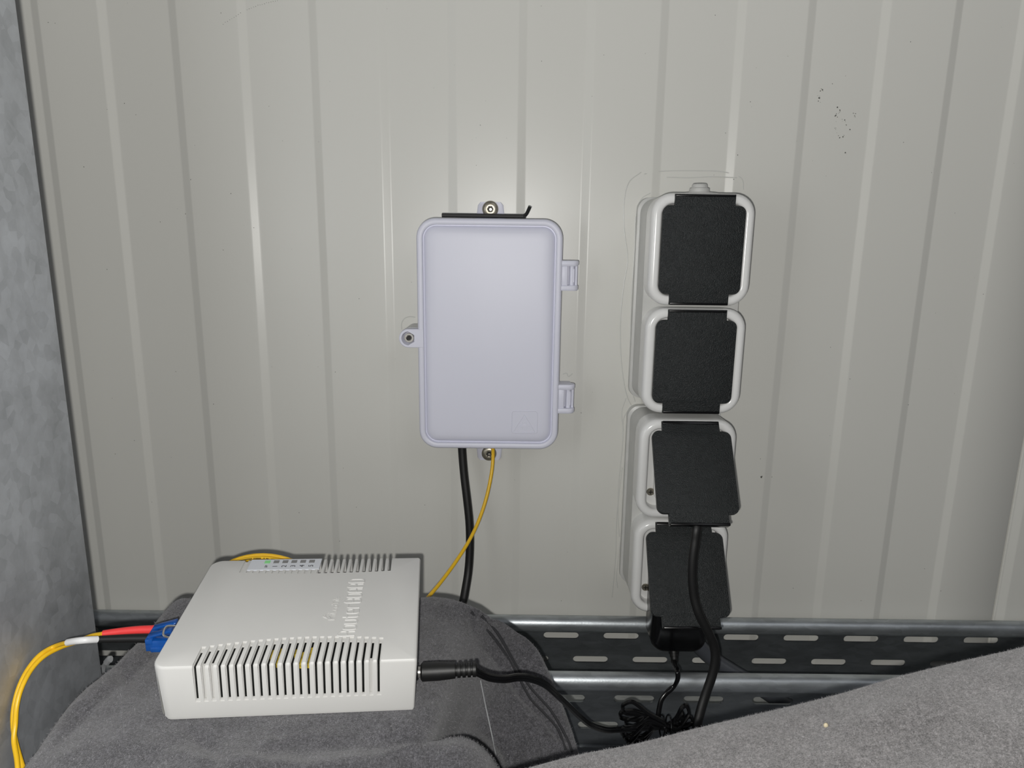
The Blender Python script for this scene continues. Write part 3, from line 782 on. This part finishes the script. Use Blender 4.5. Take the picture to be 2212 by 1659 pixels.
in1 = [(70, 1690, -.001), (160, 1585, 0), (260, 1480, 0), (340, 1410, 0), (400, 1345, 0), (465, 1345, 0), (565, 1350, 0), (690, 1350, 0), (820, 1345, 0), (905, 1335, 0), (965, 1345, 0),
       (1012, 1365, -.010), (1048, 1388, -.022), (1085, 1432, -.036), (1120, 1490, -.050), (1148, 1560, -.060), (1162, 1620, -.069), (1172, 1690, -.076), (1178, 1740, -.080)]
in2 = [(170, 1720, -.002), (240, 1640, -.001), (320, 1570, -.0002), (400, 1500, 0), (450, 1440, 0), (500, 1430, 0), (580, 1430, 0), (690, 1430, 0), (800, 1430, 0), (890, 1425, 0), (950, 1440, -.001),
       (985, 1455, -.007), (1008, 1468, -.020), (1028, 1490, -.034), (1048, 1525, -.048), (1070, 1570, -.059), (1095, 1620, -.069), (1112, 1670, -.076), (1120, 1740, -.080)]
in3 = [(300, 1800, -.004), (370, 1710, -.003), (440, 1650, -.002), (500, 1600, -.0005), (550, 1575, 0), (600, 1570, 0), (650, 1565, 0), (720, 1562, 0), (790, 1555, 0), (860, 1548, 0), (910, 1545, -.001),
       (945, 1548, -.004), (962, 1552, -.012), (975, 1558, -.026), (990, 1566, -.042), (1010, 1580, -.056), (1040, 1600, -.067), (1075, 1635, -.076), (1100, 1700, -.082)]
in4 = [(430, 1900, -.012), (480, 1800, -.008), (530, 1740, -.005), (580, 1700, -.004), (630, 1680, -.003), (680, 1670, -.003), (720, 1665, -.003), (770, 1660, -.003), (810, 1652, -.003), (850, 1640, -.004), (885, 1622, -.005),
       (910, 1611, -.005), (935, 1604, -.006), (960, 1597, -.007), (985, 1593, -.008), (1010, 1594, -.010), (1036, 1607, -.014), (1062, 1632, -.020), (1082, 1668, -.030)]
in5 = [(560, 2000, -.03), (600, 1930, -.025), (640, 1880, -.022), (680, 1850, -.02), (710, 1840, -.02), (740, 1830, -.02), (765, 1830, -.02), (800, 1830, -.02), (830, 1825, -.022), (860, 1815, -.024), (885, 1800, -.026),
       (905, 1790, -.022), (925, 1780, -.022), (945, 1775, -.023), (965, 1772, -.024), (985, 1772, -.026), (1005, 1776, -.03), (1022, 1785, -.036), (1035, 1800, -.042)]
in3b = [((a[0] + b[0]) / 2, (a[1] + b[1]) / 2, (a[2] + b[2]) / 2) for a, b in zip(in3[:10], in4[:10])] + [(912, 1592, -.004), (935, 1606, -.012), (952, 1612, -.025), (970, 1613, -.040), (988, 1614, -.053), (1010, 1620, -.064), (1034, 1636, -.073), (1062, 1668, -.080), (1088, 1720, -.084)]
rows = [ring0, ringm, ring1] + [[atr(u, v, HB + h) for u, v, h in L] for L in (in1, in2, in3, in3b, in4, in5)]
FN = Vector(RM @ Vector((0, 0, 1)))
foot_c = RC
def XY(u, v, h): q = atr(u, v, HB + h); return (q.x, q.y)
big = []
def bigc(path, am, wd):
    for a, b in zip(path, path[1:]): big.append((Vector(XY(*a)), Vector(XY(*b)), am, wd))
bigc([(1022, 1322, -.001), (1063, 1373, -.018), (1090, 1410, -.028), (1112, 1446, -.038), (1144, 1506, -.052), (1180, 1545, -.058), (1205, 1575, -.062)], -.0040, .0026)
def creases(p, s, t):
    q = RM.inverted() @ (p - RC)
    dx = max(abs(q.x) - W2, 0); dy = max(abs(q.y) - D2, 0); d = math.hypot(dx, dy)
    k = min(1, d / .012)
    n1 = noise.noise(p * 32) * .0036 + noise.noise(p * 130) * .0006
    p = p + FN * (n1 - .0006) * k
    # a few folds in front of and beside the router
    for (ax, ay, bx_, by, am, wd) in ((-.19, .30, -.10, .235, -.0022, .0030), (-.175, .335, -.19, .25, -.0012, .003), (-.10, .262, -.03, .29, -.0014, .0026), (-.06, .235, -.01, .262, .0018, .004), (-.15, .25, -.06, .245, .0016, .004)):
        A = Vector((ax, ay)); B = Vector((bx_, by)); P2 = Vector((p.x, p.y)); ab = B - A
        tt = max(0, min(1, (P2 - A).dot(ab) / ab.dot(ab))); dd = (P2 - (A + ab * tt)).length
        p = p + FN * am * k * math.exp(-(dd / wd) ** 2) * (1 - abs(tt - .5))
    groups = {}
    for A, B, am, wd in big:
        P2 = Vector((p.x, p.y)); ab = B - A
        tt = max(0, min(1, (P2 - A).dot(ab) / ab.dot(ab))); dd = (P2 - (A + ab * tt)).length
        groups[am] = min(groups.get(am, (9, wd)), (dd / wd, wd))
    if t > .12:
        for am, (dd, wd) in groups.items(): p = p + Vector((0, 0, 1)) * am * math.exp(-dd * dd)
    return p
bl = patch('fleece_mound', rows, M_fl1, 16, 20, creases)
tag(bl, 'grey fleece cloth heaped under the white router', 'fleece cloth')
# foreground fleece on the right
crest = [(1030, 1700, .212), (1130, 1665, .219), (1250, 1633, .226), (1330, 1618, .229), (1400, 1603, .231), (1500, 1577, .233), (1600, 1553, .235), (1700, 1530, .236), (1820, 1500, .237), (1950, 1462, .238), (2080, 1430, .239), (2212, 1400, .240), (2330, 1368, .241), (2480, 1330, .242), (2680, 1285, .242), (2900, 1255, .241), (3150, 1245, .239)]
rows = [[at(u, v, Y) + Vector((0, .010, -.06)) for u, v, Y in crest], [at(u, v, Y) + Vector((0, .008, -.018)) for u, v, Y in crest], [at(u, v, Y) + Vector((0, .003, -.0028)) for u, v, Y in crest]]
rows.append([at(u, v + 6, Y - .002) for u, v, Y in crest])
for dv_, dY in ((45, .012), (120, .027), (220, .043), (340, .060), (480, .074)):
    rows.append([at(u - dv_ * .05, v + dv_, Y - dY) for u, v, Y in crest])
def fold2(p, s, t):
    n1 = noise.noise(p * 36) * .0032 + noise.noise(p * 120) * .0004
    k = min(1, max(0, (t - .30) / .15))
    bm_ = .0014 * math.sin((p.x * .45 - p.y * 1.0) * 190) * k
    return p + Vector((0, -.6, .8)) * (n1 * k + bm_ * .5)
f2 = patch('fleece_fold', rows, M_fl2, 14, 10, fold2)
tag(f2, 'grey fleece cloth filling the lower right corner in front of the tray', 'fleece cloth')

# short pile on both cloths
def pile(src, count, ln, seed, wd=.00005, name='pile'):
    random.seed(seed); me = src.data; polys = me.polygons
    areas = []; tot = 0
    camv = Vector((0, 0, 0))
    idx = []
    for p in polys:
        c = p.center; d = c.dot(FWD)
        if d <= 0: continue
        u = CX + FPX * c.dot(RT) / d; v = CY - FPX * c.dot(UP) / d
        if -60 < u < 2272 and 1200 < v < 1720: 
            tot += p.area; idx.append(p.index); areas.append(tot)
    import bisect
    vs, fs = [], []
    for k in range(count):
        i = idx[min(bisect.bisect(areas, random.random() * tot), len(idx) - 1)]; p = polys[i]
        co = [me.vertices[q].co for q in p.vertices]
        a, b = random.random(), random.random()
        pt = co[0].lerp(co[1], a).lerp(co[3].lerp(co[2], a), b)
        rnd = Vector((random.gauss(0, 1), random.gauss(0, 1), random.gauss(0, 1)))
        d = (p.normal + rnd * .9).normalized(); L = ln * random.uniform(.4, 1.4)
        sd = d.cross(rnd).normalized() * wd
        b0 = len(vs); bend = rnd.cross(d) * (L * .22)
        vs += [pt - sd, pt + sd, pt + d * L * .55 + sd * .8 + bend * .4, pt + d * L + bend, pt + d * L * .55 - sd * .8 + bend * .4]
        fs.append((b0, b0 + 1, b0 + 2, b0 + 3, b0 + 4))
    m = bpy.data.meshes.new(name); m.from_pydata([tuple(v) for v in vs], [], fs)
    o = link(name, m, M_fib, src); o['kind'] = 'stuff'; return o
pile(bl, 70000, .0010, 1, .000045)
pile(f2, 80000, .0006, 2, .00003)

# loose thread on the fleece, seam, crumb
from mathutils.bvhtree import BVHTree
def bvh(o): return BVHTree.FromPolygons([v.co.copy() for v in o.data.vertices], [tuple(p.vertices) for p in o.data.polygons])
B1, B2 = bvh(bl), bvh(f2)
def drop(B, u, v, lift):
    d = ray(u, v).normalized(); h = B.ray_cast(Vector((0, 0, 0)), d, 2.0)
    return h[0] - d * lift if h[0] is not None else at(u, v, .3)
bm = bmesh.new(); FS = (1, .2, .1)
tube(bm, [sA + dv * .8, at(1458, 1437, .424), at(1463, 1448, .4055), at(1464, 1466, .4035), at(1456, 1482, .4045), at(1441, 1496, .4020), at(1429, 1512, .4000), at(1424, 1530, .3980), at(1422, 1548, .3960), at(1424, 1565, .395)], 0, n=10, flat=(.0017, .0011), side=FS)
# bundle loops
random.seed(11)
tie = at(1436, 1569, .392)
loops = [((1345, 1530), 13, 0), ((1340, 1545), 9, 1), ((1352, 1561), 8, 2), ((1342, 1579), 9, 3), ((1348, 1592), 6, 4), ((1356, 1603), 6, 5)]
rights = [((1488, 1537), 12), ((1478, 1548), 9), ((1496, 1556), 8), ((1500, 1572), 8), ((1494, 1586), 8), ((1486, 1592), 6)]
for (p, hgt, i), (q, h2) in zip(loops, rights):
    yy = .388 + .0022 * (i % 3); o1 = i * 2.0 - 6
    a = at(p[0], p[1], yy + .003); b = at(q[0], q[1], yy + .004)
    pts = [at(1432, 1564 + o1, yy), at(1400, 1558 + o1 * 1.6 - hgt * .6, yy), at(1368, p[1] - hgt, yy + .001), at(p[0] + 3, p[1] - hgt * .7, yy + .002), a, at(p[0] + 6, p[1] + hgt * .8, yy + .005), at(1385, p[1] + hgt + 3, yy + .006),
           at(1412, 1572 + o1 * .8, yy + .004), at(1436, 1571 + o1 * .5, yy + .004), at(1458, 1560 + o1, yy + .003), at(1472, q[1] - h2 * .6, yy + .003), at(q[0] - 5, q[1] - h2, yy + .004), b, at(q[0] - 2, q[1] + h2 * .8, yy + .003), at(1465, 1578 + o1, yy + .001), at(1442, 1573 + o1, yy)]
    tube(bm, pts, 0, n=8, flat=(.0016, .0011), side=(.2, 1, .3), closed=True, sub=6)
# run to the barrel plug
def OV(u, v): return drop(B1, u, v, .0040)
J = RW(.0565, -.0335, -.0155)
jd = (at(1000, 1444, .292) - J)
JD = Vector((1.0, .06, .03)).normalized()
cb = J + JD * .0262
for off in (-.0009, .0009):
    of = Vector((0, 0, off))
    tube(bm, [cb - JD * .006 + of, cb - JD * .001 + of, at(1036, 1455, .2915) + of, at(1060, 1464, .294) + of, at(1090, 1467, .297) + of, at(1120, 1463, .301) + of, at(1146, 1466, .305) + of, at(1176, 1478, .311) + of, at(1202, 1500, .319) + of, at(1228, 1524, .334) + of, at(1252, 1547, .350) + of, at(1278, 1567, .370) + of, at(1310, 1577, .383) + of, at(1340, 1576, .390) + of, at(1400, 1572, .392) + of], .00115, n=8)
fin(bm, 'cord', M_blkg, pa)
bm = bmesh.new()
for du in (0, 14):
    c0 = at(1430 + du, 1568, .3925); ring = []
    tube(bm, [c0 + Vector((.0008 * math.sin(a), .0070 * math.cos(a), .0062 * math.sin(a))) for a in [2 * math.pi * k / 14 for k in range(14)]], .0005, n=6, closed=True, sub=2)
fin(bm, 'cable_tie', M_blkg, pa)
bm = bmesh.new(); tube(bm, [drop(B1, u, v, .0008) for u, v in ((1038, 1470), (1044, 1500), (1050, 1530), (1057, 1562), (1064, 1595), (1070, 1625), (1077, 1652), (1080, 1675))], .00035, n=6)
tag(fin(bm, 'loose_thread', M_ziptie), 'thin pale thread hanging over the fleece right of the router', 'thread')
for path in (((1018, 1322), (1063, 1373), (1090, 1410), (1112, 1446), (1144, 1506), (1180, 1545), (1205, 1575), (1222, 1620)), ((1040, 1330), (1075, 1368), (1120, 1446), (1150, 1490), (1190, 1535), (1222, 1590), (1236, 1625))):
    bm = bmesh.new(); tube(bm, [drop(B1, u, v, .0001) for u, v in path], 0, n=6, flat=(.0009, .0007), side=(0, 0, 1)); o = fin(bm, 'seam', M_seam, bl)
cr = drop(B2, 1784, 1567, .0005)
bm = bmesh.new(); bmesh.ops.create_icosphere(bm, subdivisions=2, radius=.0009, matrix=Matrix.Translation(cr) @ Matrix.Diagonal((1, .8, 1.2, 1)))
tag(fin(bm, 'crumb', mat('crumb', (.40, .35, .24), .6)), 'tiny beige crumb on the lower right fleece', 'crumb')
for o in bpy.data.objects:
    if 'wl' in o: del o['wl']
